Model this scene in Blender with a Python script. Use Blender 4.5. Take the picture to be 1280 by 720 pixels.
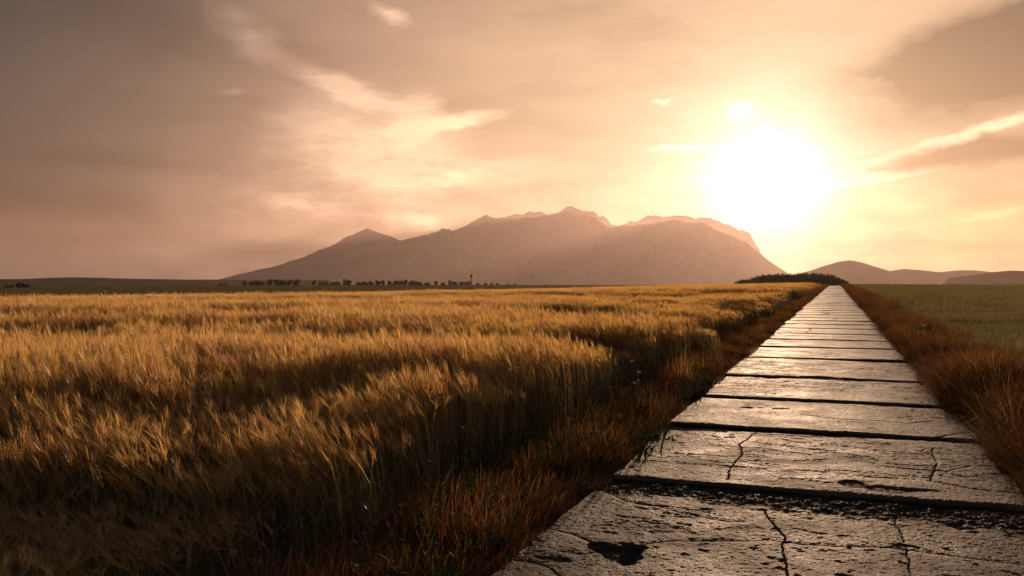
import bpy, math, random
import numpy as np
from mathutils import Vector, Matrix

# ------------------------------------------------------------------ setup
for o in list(bpy.data.objects):
    bpy.data.objects.remove(o)
sc = bpy.context.scene
COL = sc.collection
R = math.radians
F = 1110.0                     # focal length in photo pixels (1280 wide)
HOR = 349.0                    # photo row of the true horizon
EYE = 1.60


def az_el(px, py):
    a = math.atan((px - 640.0) / F)
    return math.degrees(a), math.degrees(math.atan((HOR - py) / F * math.cos(a)))


# camera
cam = bpy.data.cameras.new('camera')
cam.sensor_width = 36.0
cam.lens = F / 1280.0 * 36.0
cam.clip_start = 0.05
cam.clip_end = 90000.0
camo = bpy.data.objects.new('camera', cam)
camo.location = (0, 0, EYE)
camo.rotation_euler = (R(90) - math.atan((360 - HOR) / F), 0, 0)
COL.objects.link(camo)
sc.camera = camo

SUN_AZ, SUN_EL = az_el(958, 229)
SUN_DIR = Vector((math.sin(R(SUN_AZ)) * math.cos(R(SUN_EL)), math.cos(R(SUN_AZ)) * math.cos(R(SUN_EL)), math.sin(R(SUN_EL))))

# ---- view
sc.view_settings.view_transform = 'Standard'
sc.view_settings.look = 'None'
sc.view_settings.exposure = 0.5
sc.view_settings.gamma = 1.0
sc.view_settings.use_curve_mapping = False
sc.render.engine = 'CYCLES'
sc.cycles.max_bounces = 4
sc.cycles.diffuse_bounces = 2
sc.cycles.glossy_bounces = 2
sc.cycles.transmission_bounces = 3
sc.cycles.volume_bounces = 0
sc.cycles.caustics_reflective = False
sc.cycles.caustics_refractive = False
sc.cycles.use_denoising = True
sc.cycles.sample_clamp_indirect = 4.0

# ---- sun
sl = bpy.data.lights.new('sun', 'SUN')
sl.energy = 4.2
sl.angle = R(0.6)
sl.color = (1.0, 0.64, 0.40)
suno = bpy.data.objects.new('sun', sl)
suno.rotation_euler = SUN_DIR.to_track_quat('Z', 'Y').to_euler()
suno.location = (0, 0, 60)
COL.objects.link(suno)

# ---- world
W = bpy.data.worlds.new('World')
sc.world = W
W.use_nodes = True
wt = W.node_tree
wt.nodes.clear()


class NT:
    """small helper to write node graphs as expressions"""
    def __init__(s, nt):
        s.nt = nt

    def put(s, sock, v):
        if isinstance(v, bpy.types.NodeSocket):
            s.nt.links.new(v, sock)
        elif v is not None:
            sock.default_value = v

    def node(s, typ, **kw):
        n = s.nt.nodes.new(typ)
        for k, v in kw.items():
            setattr(n, k, v)
        return n

    def m(s, op, a, b=None, c=None, clamp=False):
        n = s.node('ShaderNodeMath', operation=op, use_clamp=clamp)
        s.put(n.inputs[0], a)
        if b is not None:
            s.put(n.inputs[1], b)
        if c is not None:
            s.put(n.inputs[2], c)
        return n.outputs[0]

    def vm(s, op, a, b=None, scale=None):
        n = s.node('ShaderNodeVectorMath', operation=op)
        s.put(n.inputs[0], a)
        if b is not None:
            s.put(n.inputs[1], b)
        if scale is not None:
            s.put(n.inputs['Scale'], scale)
        return n.outputs['Value'] if op in ('DOT_PRODUCT', 'LENGTH', 'DISTANCE') else n.outputs[0]

    def mix(s, fac, a, b, blend='MIX', clamp=False):
        n = s.node('ShaderNodeMix', data_type='RGBA', blend_type=blend, clamp_result=clamp)
        s.put(n.inputs[0], fac)
        s.put(n.inputs[6], a)
        s.put(n.inputs[7], b)
        return n.outputs[2]

    def ramp(s, fac, stops, interp='LINEAR'):
        n = s.node('ShaderNodeValToRGB')
        cr = n.color_ramp
        cr.interpolation = interp
        while len(cr.elements) < len(stops):
            cr.elements.new(0.5)
        for e, (p, c) in zip(cr.elements, stops):
            e.position = p
            c = (c, c, c) if isinstance(c, (int, float)) else c
            e.color = (c[0], c[1], c[2], 1)
        s.put(n.inputs[0], fac)
        return n.outputs[0]

    def noise(s, vec, scale, detail=4, rough=0.55, dist=0.0, color=False, dim='3D'):
        n = s.node('ShaderNodeTexNoise', noise_dimensions=dim)
        s.put(n.inputs['Vector'], vec)
        n.inputs['Scale'].default_value = scale
        n.inputs['Detail'].default_value = detail
        n.inputs['Roughness'].default_value = rough
        n.inputs['Distortion'].default_value = dist
        return n.outputs['Color' if color else 'Fac']

    def mapr(s, v, a, b, c=0.0, d=1.0, smooth=False):
        n = s.node('ShaderNodeMapRange', interpolation_type='SMOOTHSTEP' if smooth else 'LINEAR')
        s.put(n.inputs[0], v)
        for i, q in enumerate((a, b, c, d)):
            n.inputs[i + 1].default_value = q
        return n.outputs[0]

    def mapping(s, vec, loc=(0, 0, 0), rot=0.0, scale=(1, 1, 1), typ='POINT'):
        n = s.node('ShaderNodeMapping', vector_type=typ)
        s.put(n.inputs['Vector'], vec)
        n.inputs['Location'].default_value = loc
        n.inputs['Rotation'].default_value = (0, 0, rot)
        n.inputs['Scale'].default_value = scale
        return n.outputs[0]


def build_sky():
    t = NT(wt)
    d = t.node('ShaderNodeTexCoord').outputs['Generated']
    sep = t.node('ShaderNodeSeparateXYZ')
    t.put(sep.inputs[0], d)
    az = t.m('MULTIPLY', t.m('ARCTAN2', sep.outputs[0], sep.outputs[1]), 57.2958)
    el = t.m('MULTIPLY', t.m('ARCSINE', sep.outputs[2]), 57.2958)
    cb = t.node('ShaderNodeCombineXYZ')
    t.put(cb.inputs[0], az)
    t.put(cb.inputs[1], el)
    P = cb.outputs[0]
    # ragged edges: warp the sky coordinates by stretched noise
    w1 = t.vm('SUBTRACT', t.noise(t.mapping(P, scale=(0.10, 0.24, 1)), 1.0, 5, 0.6, color=True), (0.5, 0.5, 0.5))
    Pw = t.vm('ADD', P, t.vm('MULTIPLY', w1, (5.0, 2.6, 0)))
    w2 = t.vm('SUBTRACT', t.noise(t.mapping(P, scale=(0.55, 1.3, 1)), 1.0, 6, 0.65, color=True), (0.5, 0.5, 0.5))
    Pw2 = t.vm('ADD', P, t.vm('MULTIPLY', w2, (2.2, 0.9, 0)))
    # distance from the sun, wider along the horizon than upwards
    s1 = t.vm('LENGTH', t.vm('MULTIPLY', t.vm('SUBTRACT', P, (SUN_AZ, SUN_EL, 0)), (0.76, 1.15, 0)))
    # thin cloud in front of the sun makes its glow a little ragged
    Ps = t.vm('ADD', P, t.vm('MULTIPLY', w2, (1.6, 1.3, 0)))
    s0 = t.vm('LENGTH', t.vm('MULTIPLY', t.vm('SUBTRACT', Ps, (SUN_AZ, SUN_EL, 0)), (0.94, 1.06, 0)))
    base = t.ramp(t.m('DIVIDE', s1, 90.0), [(0, (.95, .76, .55)), (6 / 90, (.94, .71, .49)), (10 / 90, (.88, .62, .415)),
                  (14 / 90, (.82, .53, .345)), (19 / 90, (.68, .42, .28)), (25 / 90, (.47, .28, .195)), (30 / 90, (.19, .125, .10)),
                  (36 / 90, (.066, .058, .058)), (48 / 90, (.075, .076, .084)), (1, (.075, .086, .106))])

    def ell(px, py, rx, ry, ang=0.0, vec=None, power=1.0):
        c = az_el(px, py)
        k = 0.0495
        v = t.mapping(vec if vec is not None else Pw, (c[0], c[1], 0), R(ang), (rx * k, ry * k, 1), 'TEXTURE')
        g = t.node('ShaderNodeTexGradient', gradient_type='SPHERICAL')
        t.put(g.inputs[0], v)
        f = t.mapr(g.outputs[1], 0, 1, 0, 1, True)
        return t.m('POWER', f, power) if power != 1.0 else f

    def msum(*a):
        r = a[0]
        for b in a[1:]:
            r = t.m('ADD', r, b)
        return r

    # veil of stretched cirrus and lower broken cloud
    n_st = t.noise(t.mapping(Pw, rot=R(-8), scale=(0.045, 0.20, 1)), 1.0, 7, 0.58)
    n_fn = t.noise(t.mapping(Pw2, scale=(0.20, 0.62, 1)), 1.0, 8, 0.62)
    base = t.mix(1.0, base, t.ramp(n_st, [(0.32, (.66, .66, .69)), (0.5, (1, 1, 1)), (0.68, (1.22, 1.20, 1.17))]), 'MULTIPLY')
    low = t.mapr(el, 0.5, 9.0, 1, 0, True)
    base = t.mix(t.m('MULTIPLY', low, 0.9), base, t.mix(1.0, base, t.ramp(n_fn, [(0.37, (.45, .45, .50)), (0.5, (1, 1, 1)), (0.63, (1.5, 1.46, 1.36))]), 'MULTIPLY'))

    # darker cloud masses
    dk = msum(t.m('MULTIPLY', ell(1250, 85, 270, 90, 6), 1.8), t.m('MULTIPLY', ell(1290, 30, 230, 70, 8), 1.3),
              t.m('MULTIPLY', ell(1215, 192, 190, 28, 6, Pw2), 1.5),
              t.m('MULTIPLY', ell(20, 265, 300, 50, -5), 1.7), t.m('MULTIPLY', ell(320, 313, 125, 24, 0, Pw2), 1.1),
              t.m('MULTIPLY', ell(130, 328, 270, 22, 0, Pw2), 0.5), t.m('MULTIPLY', ell(400, 292, 120, 20, 14, Pw2), 0.5),
              t.m('MULTIPLY', ell(140, 200, 190, 16, -3, Pw2), 0.4), t.m('MULTIPLY', ell(190, 30, 300, 80, -14), 0.35),
              t.m('MULTIPLY', ell(1235, 308, 60, 10, 0, Pw2), 0.5), t.m('MULTIPLY', ell(620, 240, 110, 18, 3, Pw2), 0.16))
    dk = t.m('MULTIPLY', dk, t.mapr(n_fn, 0.3, 0.62, 0.55, 1.1), clamp=True)
    base = t.mix(dk, base, t.mix(1.0, base, (.12, .15, .19, 1), 'MULTIPLY'))

    # sunlit wisps and glowing edges
    br = msum(t.m('MULTIPLY', ell(455, 180, 175, 95, -12), 1.0), t.m('MULTIPLY', ell(435, 112, 115, 22, -20, Pw2), 1.3),
              t.m('MULTIPLY', ell(520, 142, 48, 40, 20, Pw2), 1.0), t.m('MULTIPLY', ell(560, 155, 95, 14, 10, Pw2), 1.4),
              t.m('MULTIPLY', ell(480, 225, 240, 70, -6), 0.5), t.m('MULTIPLY', ell(390, 258, 120, 26, -8, Pw2), 0.8),
              t.m('MULTIPLY', ell(520, 277, 95, 18, -4, Pw2), 0.75), t.m('MULTIPLY', ell(600, 215, 170, 26, 3, Pw2), 0.35),
              t.m('MULTIPLY', ell(310, 45, 70, 34, -30, Pw2), 0.9), t.m('MULTIPLY', ell(485, 18, 40, 14, -20, Pw2), 0.8),
              t.m('MULTIPLY', ell(1160, 183, 190, 11, 15, Pw2), 1.3), t.m('MULTIPLY', ell(1260, 150, 90, 9, 19, Pw2), 1.0),
              t.m('MULTIPLY', ell(1120, 218, 160, 8, 7, Pw2), 1.3), t.m('MULTIPLY', ell(850, 184, 60, 7, 2, Pw2), 0.9),
              t.m('MULTIPLY', ell(830, 127, 16, 6, 0, Pw2), 0.9), t.m('MULTIPLY', ell(926, 138, 32, 20, 0, Pw2), 0.9),
              t.m('MULTIPLY', ell(290, 117, 22, 8, 10, Pw2), 0.4), t.m('MULTIPLY', ell(95, 268, 110, 8, -6, Pw2), 0.25),
              t.m('MULTIPLY', ell(1230, 270, 120, 8, 8, Pw2), 0.35))
    br = t.m('MULTIPLY', br, t.mapr(n_fn, 0.30, 0.60, 0.35, 1.25))
    base = t.mix(br, base, t.mix(1.0, base, (2.3, 2.42, 2.4, 1), 'MULTIPLY'))

    # warmer and yellower low on the sun's side, sun aureole
    warm = t.m('MULTIPLY', ell(1210, 310, 380, 130, 0, P), 1.0)
    base = t.mix(warm, base, t.mix(1.0, base, (.85, .60, .33, 1), 'MULTIPLY'))

    def gl(sig, amp, col, pw):
        e = t.m('EXPONENT', t.m('MULTIPLY', t.m('POWER', t.m('DIVIDE', s0, sig), pw), -1.0))
        return t.vm('SCALE', col, scale=t.m('MULTIPLY', e, amp))
    tot = t.vm('ADD', base, gl(1.35, 9.0, (1, .92, .78), 1.0))
    tot = t.vm('ADD', tot, gl(3.8, 1.1, (1, .90, .80), 1.2))
    tot = t.vm('ADD', tot, gl(9.5, 0.20, (1, .82, .70), 1.3))

    sky = t.node('ShaderNodeTexSky', sky_type='NISHITA')
    sky.sun_disc = False
    sky.sun_elevation = R(SUN_EL)
    sky.sun_rotation = R(SUN_AZ)
    sky.dust_density = 4.0
    sky.air_density = 1.5
    bg1 = t.node('ShaderNodeBackground')
    t.put(bg1.inputs[0], sky.outputs[0])
    bg1.inputs[1].default_value = 0.05
    bg2 = t.node('ShaderNodeBackground')
    t.put(bg2.inputs[0], tot)
    bg2.inputs[1].default_value = 0.52
    mx = t.node('ShaderNodeMixShader')
    mx.inputs[0].default_value = 0.88            # the cloud veil covers most of the clear sky
    t.put(mx.inputs[1], bg1.outputs[0])
    t.put(mx.inputs[2], bg2.outputs[0])
    out = t.node('ShaderNodeOutputWorld')
    t.put(out.inputs[0], mx.outputs[0])


build_sky()
W.cycles.sampling_method = 'MANUAL'
W.cycles.sample_map_resolution = 512

# ------------------------------------------------------------------ helpers
rng = np.random.default_rng(7)
random.seed(7)


def _hash(ix, iy, seed):
    h = (ix.astype(np.int64) * 374761393 + iy.astype(np.int64) * 668265263 + seed * 1442695041) & 0x7fffffff
    h = ((h ^ (h >> 13)) * 1274126177) & 0x7fffffff
    h = (h ^ (h >> 16)) & 0xffffff
    return h / float(0xffffff)


def vnoise(x, y, seed=0):
    ix, iy = np.floor(x), np.floor(y)
    fx, fy = x - ix, y - iy
    fx = fx * fx * (3 - 2 * fx)
    fy = fy * fy * (3 - 2 * fy)
    a, b = _hash(ix, iy, seed), _hash(ix + 1, iy, seed)
    c, d = _hash(ix, iy + 1, seed), _hash(ix + 1, iy + 1, seed)
    return (a + (b - a) * fx) * (1 - fy) + (c + (d - c) * fx) * fy


def fbm(x, y, octv=4, seed=0, gain=0.5, lac=2.03):
    x, y = np.asarray(x, float), np.asarray(y, float)
    s = np.zeros_like(x)
    a, tot = 1.0, 0.0
    for o in range(octv):
        s = s + a * vnoise(x, y, seed + o * 17)
        tot += a
        a *= gain
        x, y = x * lac + 11.3, y * lac + 5.7
    return s / tot


def sstep(a, b, x):
    t = np.clip((np.asarray(x, float) - a) / (b - a), 0, 1)
    return t * t * (3 - 2 * t)


ROAD_A = math.atan((1045 - 640) / F)
CA, SA = math.cos(ROAD_A), math.sin(ROAD_A)
U0, U1 = -1.14 * CA * EYE, 0.89 * CA * EYE      # road edges, metres right of the camera


def to_xy(u, t):
    return u * CA + t * SA, -u * SA + t * CA


def to_ut(x, y):
    return x * CA - y * SA, x * SA + y * CA


def px_ut(px, py):
    """photo pixel on the road plane -> road coordinates"""
    Y = F * EYE / (py - HOR)
    X = (px - 640.0) / F * Y
    return to_ut(X, Y)


def ground_z(x, y):
    x, y = np.asarray(x, float), np.asarray(y, float)
    r = np.hypot(x, y)
    u, t = to_ut(x, y)
    zl = -8.0 * (1 - np.exp(-r / 600.0))
    q = np.maximum(0, r - 200) / 500.0
    zr = -7.0 * (1 - np.exp(-q * q))
    w = sstep(0, 70, -u)
    z = zl * w + zr * (1 - w)
    z = z - 240.0 * np.clip((r - 1240) / 9000.0, 0, 1) * sstep(1240, 1500, r)
    z = z + 0.5 * (fbm(x / 90, y / 90, 3, 5) - .5) * sstep(25, 90, r) * sstep(4, 30, np.abs(u))
    # shallow gutters along the road
    return z - 0.10 + 0.05 * sstep(1.6, 3.0, np.abs(u - (U0 + U1) / 2)) 


def mesh_obj(name, verts, faces, mat, parent=None, smooth=False, kind=None):
    me = bpy.data.meshes.new(name)
    me.from_pydata([tuple(v) for v in verts] if not isinstance(verts, np.ndarray) else verts.tolist(), [], faces if isinstance(faces, list) else faces.tolist())
    if mat is not None:
        for q in (mat if isinstance(mat, (list, tuple)) else [mat]):
            me.materials.append(q)
    if smooth:
        me.polygons.foreach_set('use_smooth', np.ones(len(me.polygons), dtype=bool))
    me.update()
    o = bpy.data.objects.new(name, me)
    COL.objects.link(o)
    if parent is not None:
        o.parent = parent
    if kind:
        o['kind'] = kind
    return o


def tag(o, label, cat=None, group=None, kind=None):
    o['label'] = label
    if cat:
        o['category'] = cat
    if group:
        o['group'] = group
    if kind:
        o['kind'] = kind
    return o


def grid_faces(nu, nv):
    i = np.arange(nu - 1)[:, None] * nv + np.arange(nv - 1)[None, :]
    return np.stack([i, i + nv, i + nv + 1, i + 1], -1).reshape(-1, 4)


# ------------------------------------------------------------------ materials
def new_mat(name):
    m = bpy.data.materials.new(name)
    m.use_nodes = True
    m.node_tree.nodes.clear()
    t = NT(m.node_tree)
    out = t.node('ShaderNodeOutputMaterial')
    return m, t, out


def principled(t, out, col, rough, spec=0.3, normal=None):
    b = t.node('ShaderNodeBsdfPrincipled')
    t.put(b.inputs['Base Color'], col)
    t.put(b.inputs['Roughness'], rough)
    t.put(b.inputs['Specular IOR Level'], spec)
    if normal is not None:
        t.put(b.inputs['Normal'], normal)
    t.put(out.inputs[0], b.outputs[0])
    return b


def bump(t, h, strength, dist):
    n = t.node('ShaderNodeBump')
    n.inputs['Strength'].default_value = strength
    n.inputs['Distance'].default_value = dist
    t.put(n.inputs['Height'], h)
    return n.outputs[0]


def plant_mat(name, stops, trans=0.45, gloss=0.06, rough=0.4, jitter=0.25):
    """thin plant tissue: the attribute 'tint' picks a colour from the ramp, copies vary a little"""
    m, t, out = new_mat(name)
    at = t.node('ShaderNodeAttribute', attribute_name='tint')
    col = t.ramp(at.outputs['Fac'], stops)
    oi = t.node('ShaderNodeObjectInfo')
    hs = t.node('ShaderNodeHueSaturation')
    hs.inputs['Saturation'].default_value = 1.0
    t.put(hs.inputs['Hue'], t.mapr(oi.outputs['Random'], 0, 1, 0.5 - 0.012, 0.5 + 0.018))
    t.put(hs.inputs['Value'], t.mapr(oi.outputs['Random'], 0, 1, 1 - jitter, 1 + jitter))
    t.put(hs.inputs['Color'], col)
    c = hs.outputs[0]
    df = t.node('ShaderNodeBsdfDiffuse')
    t.put(df.inputs[0], c)
    tr = t.node('ShaderNodeBsdfTranslucent')
    t.put(tr.inputs[0], c)
    mx = t.node('ShaderNodeMixShader')
    t.put(mx.inputs[0], t.mapr(at.outputs['Fac'], .2, .8, trans * .35, trans))
    t.put(mx.inputs[1], df.outputs[0])
    t.put(mx.inputs[2], tr.outputs[0])
    gl = t.node('ShaderNodeBsdfGlossy')
    gl.inputs['Roughness'].default_value = rough
    t.put(gl.inputs[0], (1, 1, 1, 1))
    m2 = t.node('ShaderNodeMixShader')
    m2.inputs[0].default_value = gloss
    t.put(m2.inputs[1], mx.outputs[0])
    t.put(m2.inputs[2], gl.outputs[0])
    t.put(out.inputs[0], m2.outputs[0])
    return m


def make_ground_mat():
    m, t, out = new_mat('field_soil')
    pos = t.node('ShaderNodeNewGeometry').outputs['Position']
    vor = t.node('ShaderNodeTexVoronoi', voronoi_dimensions='2D')
    t.put(vor.inputs['Vector'], t.mapping(pos, rot=R(28), scale=(1 / 900, 1 / 260, 1)))
    vor.inputs['Scale'].default_value = 1.0
    sp = t.node('ShaderNodeSeparateColor')
    t.put(sp.inputs[0], vor.outputs['Color'])
    patch = t.ramp(sp.outputs[0], [(0, (.12, .115, .05)), (.35, (.15, .13, .055)), (.6, (.22, .165, .07)), (1, (.17, .14, .06))], 'CONSTANT')
    n = t.noise(pos, 0.6, 6, 0.65)
    n2 = t.noise(t.mapping(pos, rot=R(20), scale=(0.02, 0.09, 1)), 1.0, 4, 0.6)
    col = t.mix(1.0, patch, t.ramp(n, [(.3, (.72, .72, .72)), (.7, (1.25, 1.25, 1.25))]), 'MULTIPLY')
    col = t.mix(1.0, col, t.ramp(n2, [(.3, (.78, .78, .78)), (.7, (1.2, 1.2, 1.2))]), 'MULTIPLY')
    soil = t.mix(n, (.035, .026, .018, 1), (.075, .055, .035, 1))
    r = t.vm('LENGTH', pos)
    col = t.mix(t.mapr(r, 60, 130, 0, 1, True), soil, col)
    principled(t, out, col, 1.0, 0.0)
    return m


def make_concrete_mat():
    m, t, out = new_mat('worn_concrete')
    pos = t.node('ShaderNodeNewGeometry').outputs['Position']
    oi = t.node('ShaderNodeObjectInfo')
    a = t.noise(pos, 1.6, 6, 0.6)
    b = t.noise(pos, 14.0, 6, 0.7)
    c = t.noise(pos, 95.0, 3, 0.6)
    col = t.mix(t.mapr(a, .38, .62, 0, 1), (.044, .036, .030, 1), (.112, .089, .070, 1))
    col = t.mix(1.0, col, t.ramp(b, [(.3, (.68, .67, .66)), (.55, (1, 1, 1)), (.75, (1.2, 1.19, 1.17))]), 'MULTIPLY')
    col = t.mix(1.0, col, t.ramp(c, [(.36, (.6, .6, .6)), (.5, (1, 1, 1)), (.7, (1.2, 1.2, 1.2))]), 'MULTIPLY')
    hs = t.node('ShaderNodeHueSaturation')
    t.put(hs.inputs['Value'], t.mapr(oi.outputs['Random'], 0, 1, .8, 1.15))
    t.put(hs.inputs['Color'], col)
    # grit and tar stains collected in the cracks and spalls (own shape: vertex attribute 'dirt')
    at = t.node('ShaderNodeAttribute', attribute_name='dirt')
    col = t.mix(at.outputs['Fac'], hs.outputs[0], (.042, .036, .031, 1))
    h = t.m('ADD', t.m('MULTIPLY', b, 0.25), t.m('MULTIPLY', c, 0.75))
    rough = t.m('ADD', t.mapr(t.m('ADD', t.m('MULTIPLY', a, .6), t.m('MULTIPLY', b, .4)), .35, .65, .56, .80), t.m('MULTIPLY', at.outputs['Fac'], .3))
    principled(t, out, col, rough, 0.045, bump(t, h, 0.8, 0.016))
    return m


def simple_mat(name, col, rough=0.8, spec=0.2, nscale=3.0, amt=0.3):
    m, t, out = new_mat(name)
    tc = t.node('ShaderNodeTexCoord').outputs['Object']
    n = t.noise(tc, nscale, 4, .6)
    c = t.mix(1.0, (*col, 1), t.ramp(n, [(.3, 1 - amt), (.7, 1 + amt)]), 'MULTIPLY')
    principled(t, out, c, rough, spec)
    return m


M_GROUND = make_ground_mat()
M_CONC = make_concrete_mat()
M_BARLEY = plant_mat('barley_straw', [(0, (.16, .13, .05)), (.35, (.26, .19, .075)), (.6, (.45, .26, .085)), (.85, (.58, .34, .11)), (1, (.86, .52, .17))], .66, .06, .4)
M_VERGE = plant_mat('dry_verge_grass', [(0, (.05, .05, .022)), (.4, (.12, .058, .024)), (.75, (.29, .125, .040)), (1, (.52, .25, .075))], .45, .018, .5, .45)  # upper stops carry the orange glow of sunlit tips in the blade colour
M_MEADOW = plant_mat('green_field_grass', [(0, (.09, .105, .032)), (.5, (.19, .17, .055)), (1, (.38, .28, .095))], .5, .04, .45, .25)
M_WEED = plant_mat('weed_leaf', [(0, (.035, .05, .02)), (.5, (.07, .075, .03)), (1, (.16, .09, .04))], .35, .015, .5, .3)
M_FARCROP = plant_mat('far_crop_leaf', [(0, (.07, .072, .028)), (.5, (.125, .105, .045)), (1, (.22, .16, .07))], .42, .02, .5, .2)
M_LEAF = plant_mat('tree_leaf', [(0, (.030, .036, .016)), (1, (.065, .066, .028))], .3, .02, .5, .2)
M_BARK = simple_mat('bark', (.07, .055, .04), .9, .1)
M_ROCK = simple_mat('mountain_rock', (.13, .115, .10), .95, .05, .004, .25)
M_HILL = simple_mat('wooded_hill', (.05, .055, .032), .95, .05, .01, .3)

# ------------------------------------------------------------------ ground
def build_ground():
    rad = np.concatenate([np.linspace(0.0, 12, 25)[1:], np.geomspace(12.6, 23500, 150)])
    na = 300
    ang = np.linspace(0, 2 * math.pi, na, endpoint=False)
    x = rad[:, None] * np.sin(ang)[None]
    y = rad[:, None] * np.cos(ang)[None]
    z = ground_z(x, y)
    v = np.stack([x, y, z], -1).reshape(-1, 3)
    v = np.vstack([v, [[0, 0, float(ground_z(0, 0))]]])
    f = []
    for i in range(len(rad) - 1):
        a = i * na
        for j in range(na):
            k = (j + 1) % na
            f.append((a + j, a + k, a + na + k, a + na + j)[::-1])
    c = len(v) - 1
    for j in range(na):
        f.append((c, j, (j + 1) % na)[::-1])
    o = mesh_obj('ground', v, f, M_GROUND, smooth=True, kind='structure')
    tag(o, 'wide farmland plain under the crops, reaching to the mountains')


build_ground()


# ------------------------------------------------------------------ mountains and hills
def ridge_mesh(name, pts, r_front, r_ridge, r_back, label, mat, base_z=-30, seed=3, rough=1.0, jag=1.0, n_az=900, n_r=60):
    azs, els = zip(*[az_el(*p) for p in pts])
    a = np.linspace(azs[0], azs[-1], n_az)
    e = np.interp(a, azs, els)
    top = np.tan(np.radians(e)) * r_ridge
    v = np.linspace(0, 1, n_r)
    vr = 0.62
    r = np.where(v < vr, r_front + (r_ridge - r_front) * v / vr, r_ridge + (r_back - r_ridge) * (v - vr) / (1 - vr))
    shape = np.where(v < vr, (v / vr) ** 1.5, 1 - ((v - vr) / (1 - vr)) ** 1.3)
    A, Rr = np.meshgrid(np.radians(a), r, indexing='ij')
    X, Y = Rr * np.sin(A), Rr * np.cos(A)
    sc_ = r_ridge / 17000.0
    g = np.abs(fbm(X / (900 * sc_) , Y / (2600 * sc_), 5, seed) - .5) * 2
    g2 = fbm(X / (260 * sc_), Y / (260 * sc_), 5, seed + 9) - .5
    g2 = g2 + .5 * (fbm(X / (90 * sc_), Y / (90 * sc_), 4, seed + 19) - .5)
    S = shape[None, :]
    H = np.maximum(top, 1)[:, None]
    edge = (np.minimum(1, 6 * np.minimum(np.arange(n_az), n_az - 1 - np.arange(n_az)) / n_az))[:, None]
    off = S * (1 - S) * 4
    Z = base_z + (H - base_z) * S - off * H * 0.42 * g * rough + g2 * H * 0.10 * S * jag
    Z = np.maximum(Z, base_z) * edge + base_z * (1 - edge)
    vv = np.stack([X, Y, Z], -1).reshape(-1, 3)
    o = mesh_obj(name, vv, grid_faces(n_az, n_r)[:, ::-1], mat, smooth=True, kind='structure')
    tag(o, label)
    return o


massif = [(120, 352), (200, 350), (250, 347.5), (300, 342), (345, 332), (385, 318), (420, 303), (445, 290), (459, 284), (472, 290), (500, 299), (520, 296),
          (545, 288), (556, 285), (566, 287), (585, 279), (600, 271), (608, 267), (616, 271), (640, 270), (668, 267), (692, 269), (712, 264), (735, 268), (765, 284), (800, 279), (840, 274),
          (880, 279), (915, 294), (950, 311), (985, 328), (1010, 337), (1060, 345), (1110, 351)]
ridge_mesh('mountains', massif, 12500, 17000, 20500, 'tall hazy mountain massif rising behind the plain', M_ROCK, seed=3, base_z=-330)
rng_r = [(900, 352), (960, 347), (1000, 341), (1015, 337), (1032, 331), (1050, 326), (1062, 324.5), (1076, 327), (1092, 332), (1112, 338), (1130, 335.5), (1150, 337), (1175, 339.5),
         (1200, 337), (1222, 337.5), (1245, 340), (1300, 339), (1360, 343), (1440, 349), (1500, 352)]
ridge_mesh('hills', rng_r, 7200, 9500, 11500, 'rounded hazy hills beyond the end of the road', M_HILL, seed=12, base_z=-330, rough=.7, jag=.5, n_az=300)
dark_r = [(1120, 352), (1180, 347), (1215, 343), (1240, 339.5), (1262, 337.5), (1285, 338), (1330, 335), (1400, 338), (1500, 346), (1560, 352)]
ridge_mesh('hills', dark_r, 4400, 5600, 6600, 'darker wooded hill at the edge of the green field', M_HILL, seed=21, base_z=-200, rough=.6, jag=.6, n_az=240)
low_l = [(-260, 352), (-120, 347), (-40, 348), (30, 348), (60, 346.6), (90, 345.8), (125, 346.4), (160, 347.4), (230, 348.6), (300, 350), (420, 351.5), (520, 353)]
ridge_mesh('hills', low_l, 3000, 4000, 5200, 'long low wooded ridge behind the dark far field', M_HILL, seed=31, base_z=-150, rough=.6, jag=.8, n_az=300)

# ------------------------------------------------------------------ road of concrete slabs
CRACKS_PX = [
    ([(682, 660), (715, 668), (742, 680), (770, 684), (800, 682), (832, 677), (900, 677), (960, 675), (1000, 680), (1060, 683), (1110, 684), (1170, 692), (1225, 699), (1290, 707)], .016),
    ([(757, 613), (785, 627), (826, 634), (853, 640), (896, 650), (930, 652)], .015),
    ([(957, 636), (961, 646), (972, 658), (983, 671), (978, 682), (983, 700), (986, 722)], .014),
    ([(1118, 640), (1122, 655), (1134, 684), (1136, 700), (1141, 722)], .011),
    ([(700, 690), (730, 694), (747, 690)], .014), ([(640, 700), (668, 704), (690, 712), (702, 725)], .018),
    ([(1000, 661), (1030, 668)], .010), ([(966, 699), (980, 700)], .014),
    ([(783, 574), (840, 579), (900, 583), (985, 588), (1040, 592), (1100, 598), (1165, 602), (1215, 612), (1290, 620)], .012),
    ([(845, 566), (905, 571), (960, 572)], .008),
    ([(942, 541), (925, 556), (929, 568), (914, 584), (911, 601)], .010),
    ([(1166, 560), (1172, 578), (1168, 588), (1164, 602)], .009), ([(1212, 583), (1182, 590), (1150, 587), (1105, 583)], .008),
    ([(1163, 552), (1185, 545), (1217, 541)], .013), ([(1105, 527), (1135, 530), (1165, 526)], .008), ([(1000, 518), (1040, 524), (1105, 527)], .006),
    ([(884, 482), (930, 483)], .012),
]
CRACKS = [(np.array([px_ut(*p) for p in pl]), w) for pl, w in CRACKS_PX]
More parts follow.
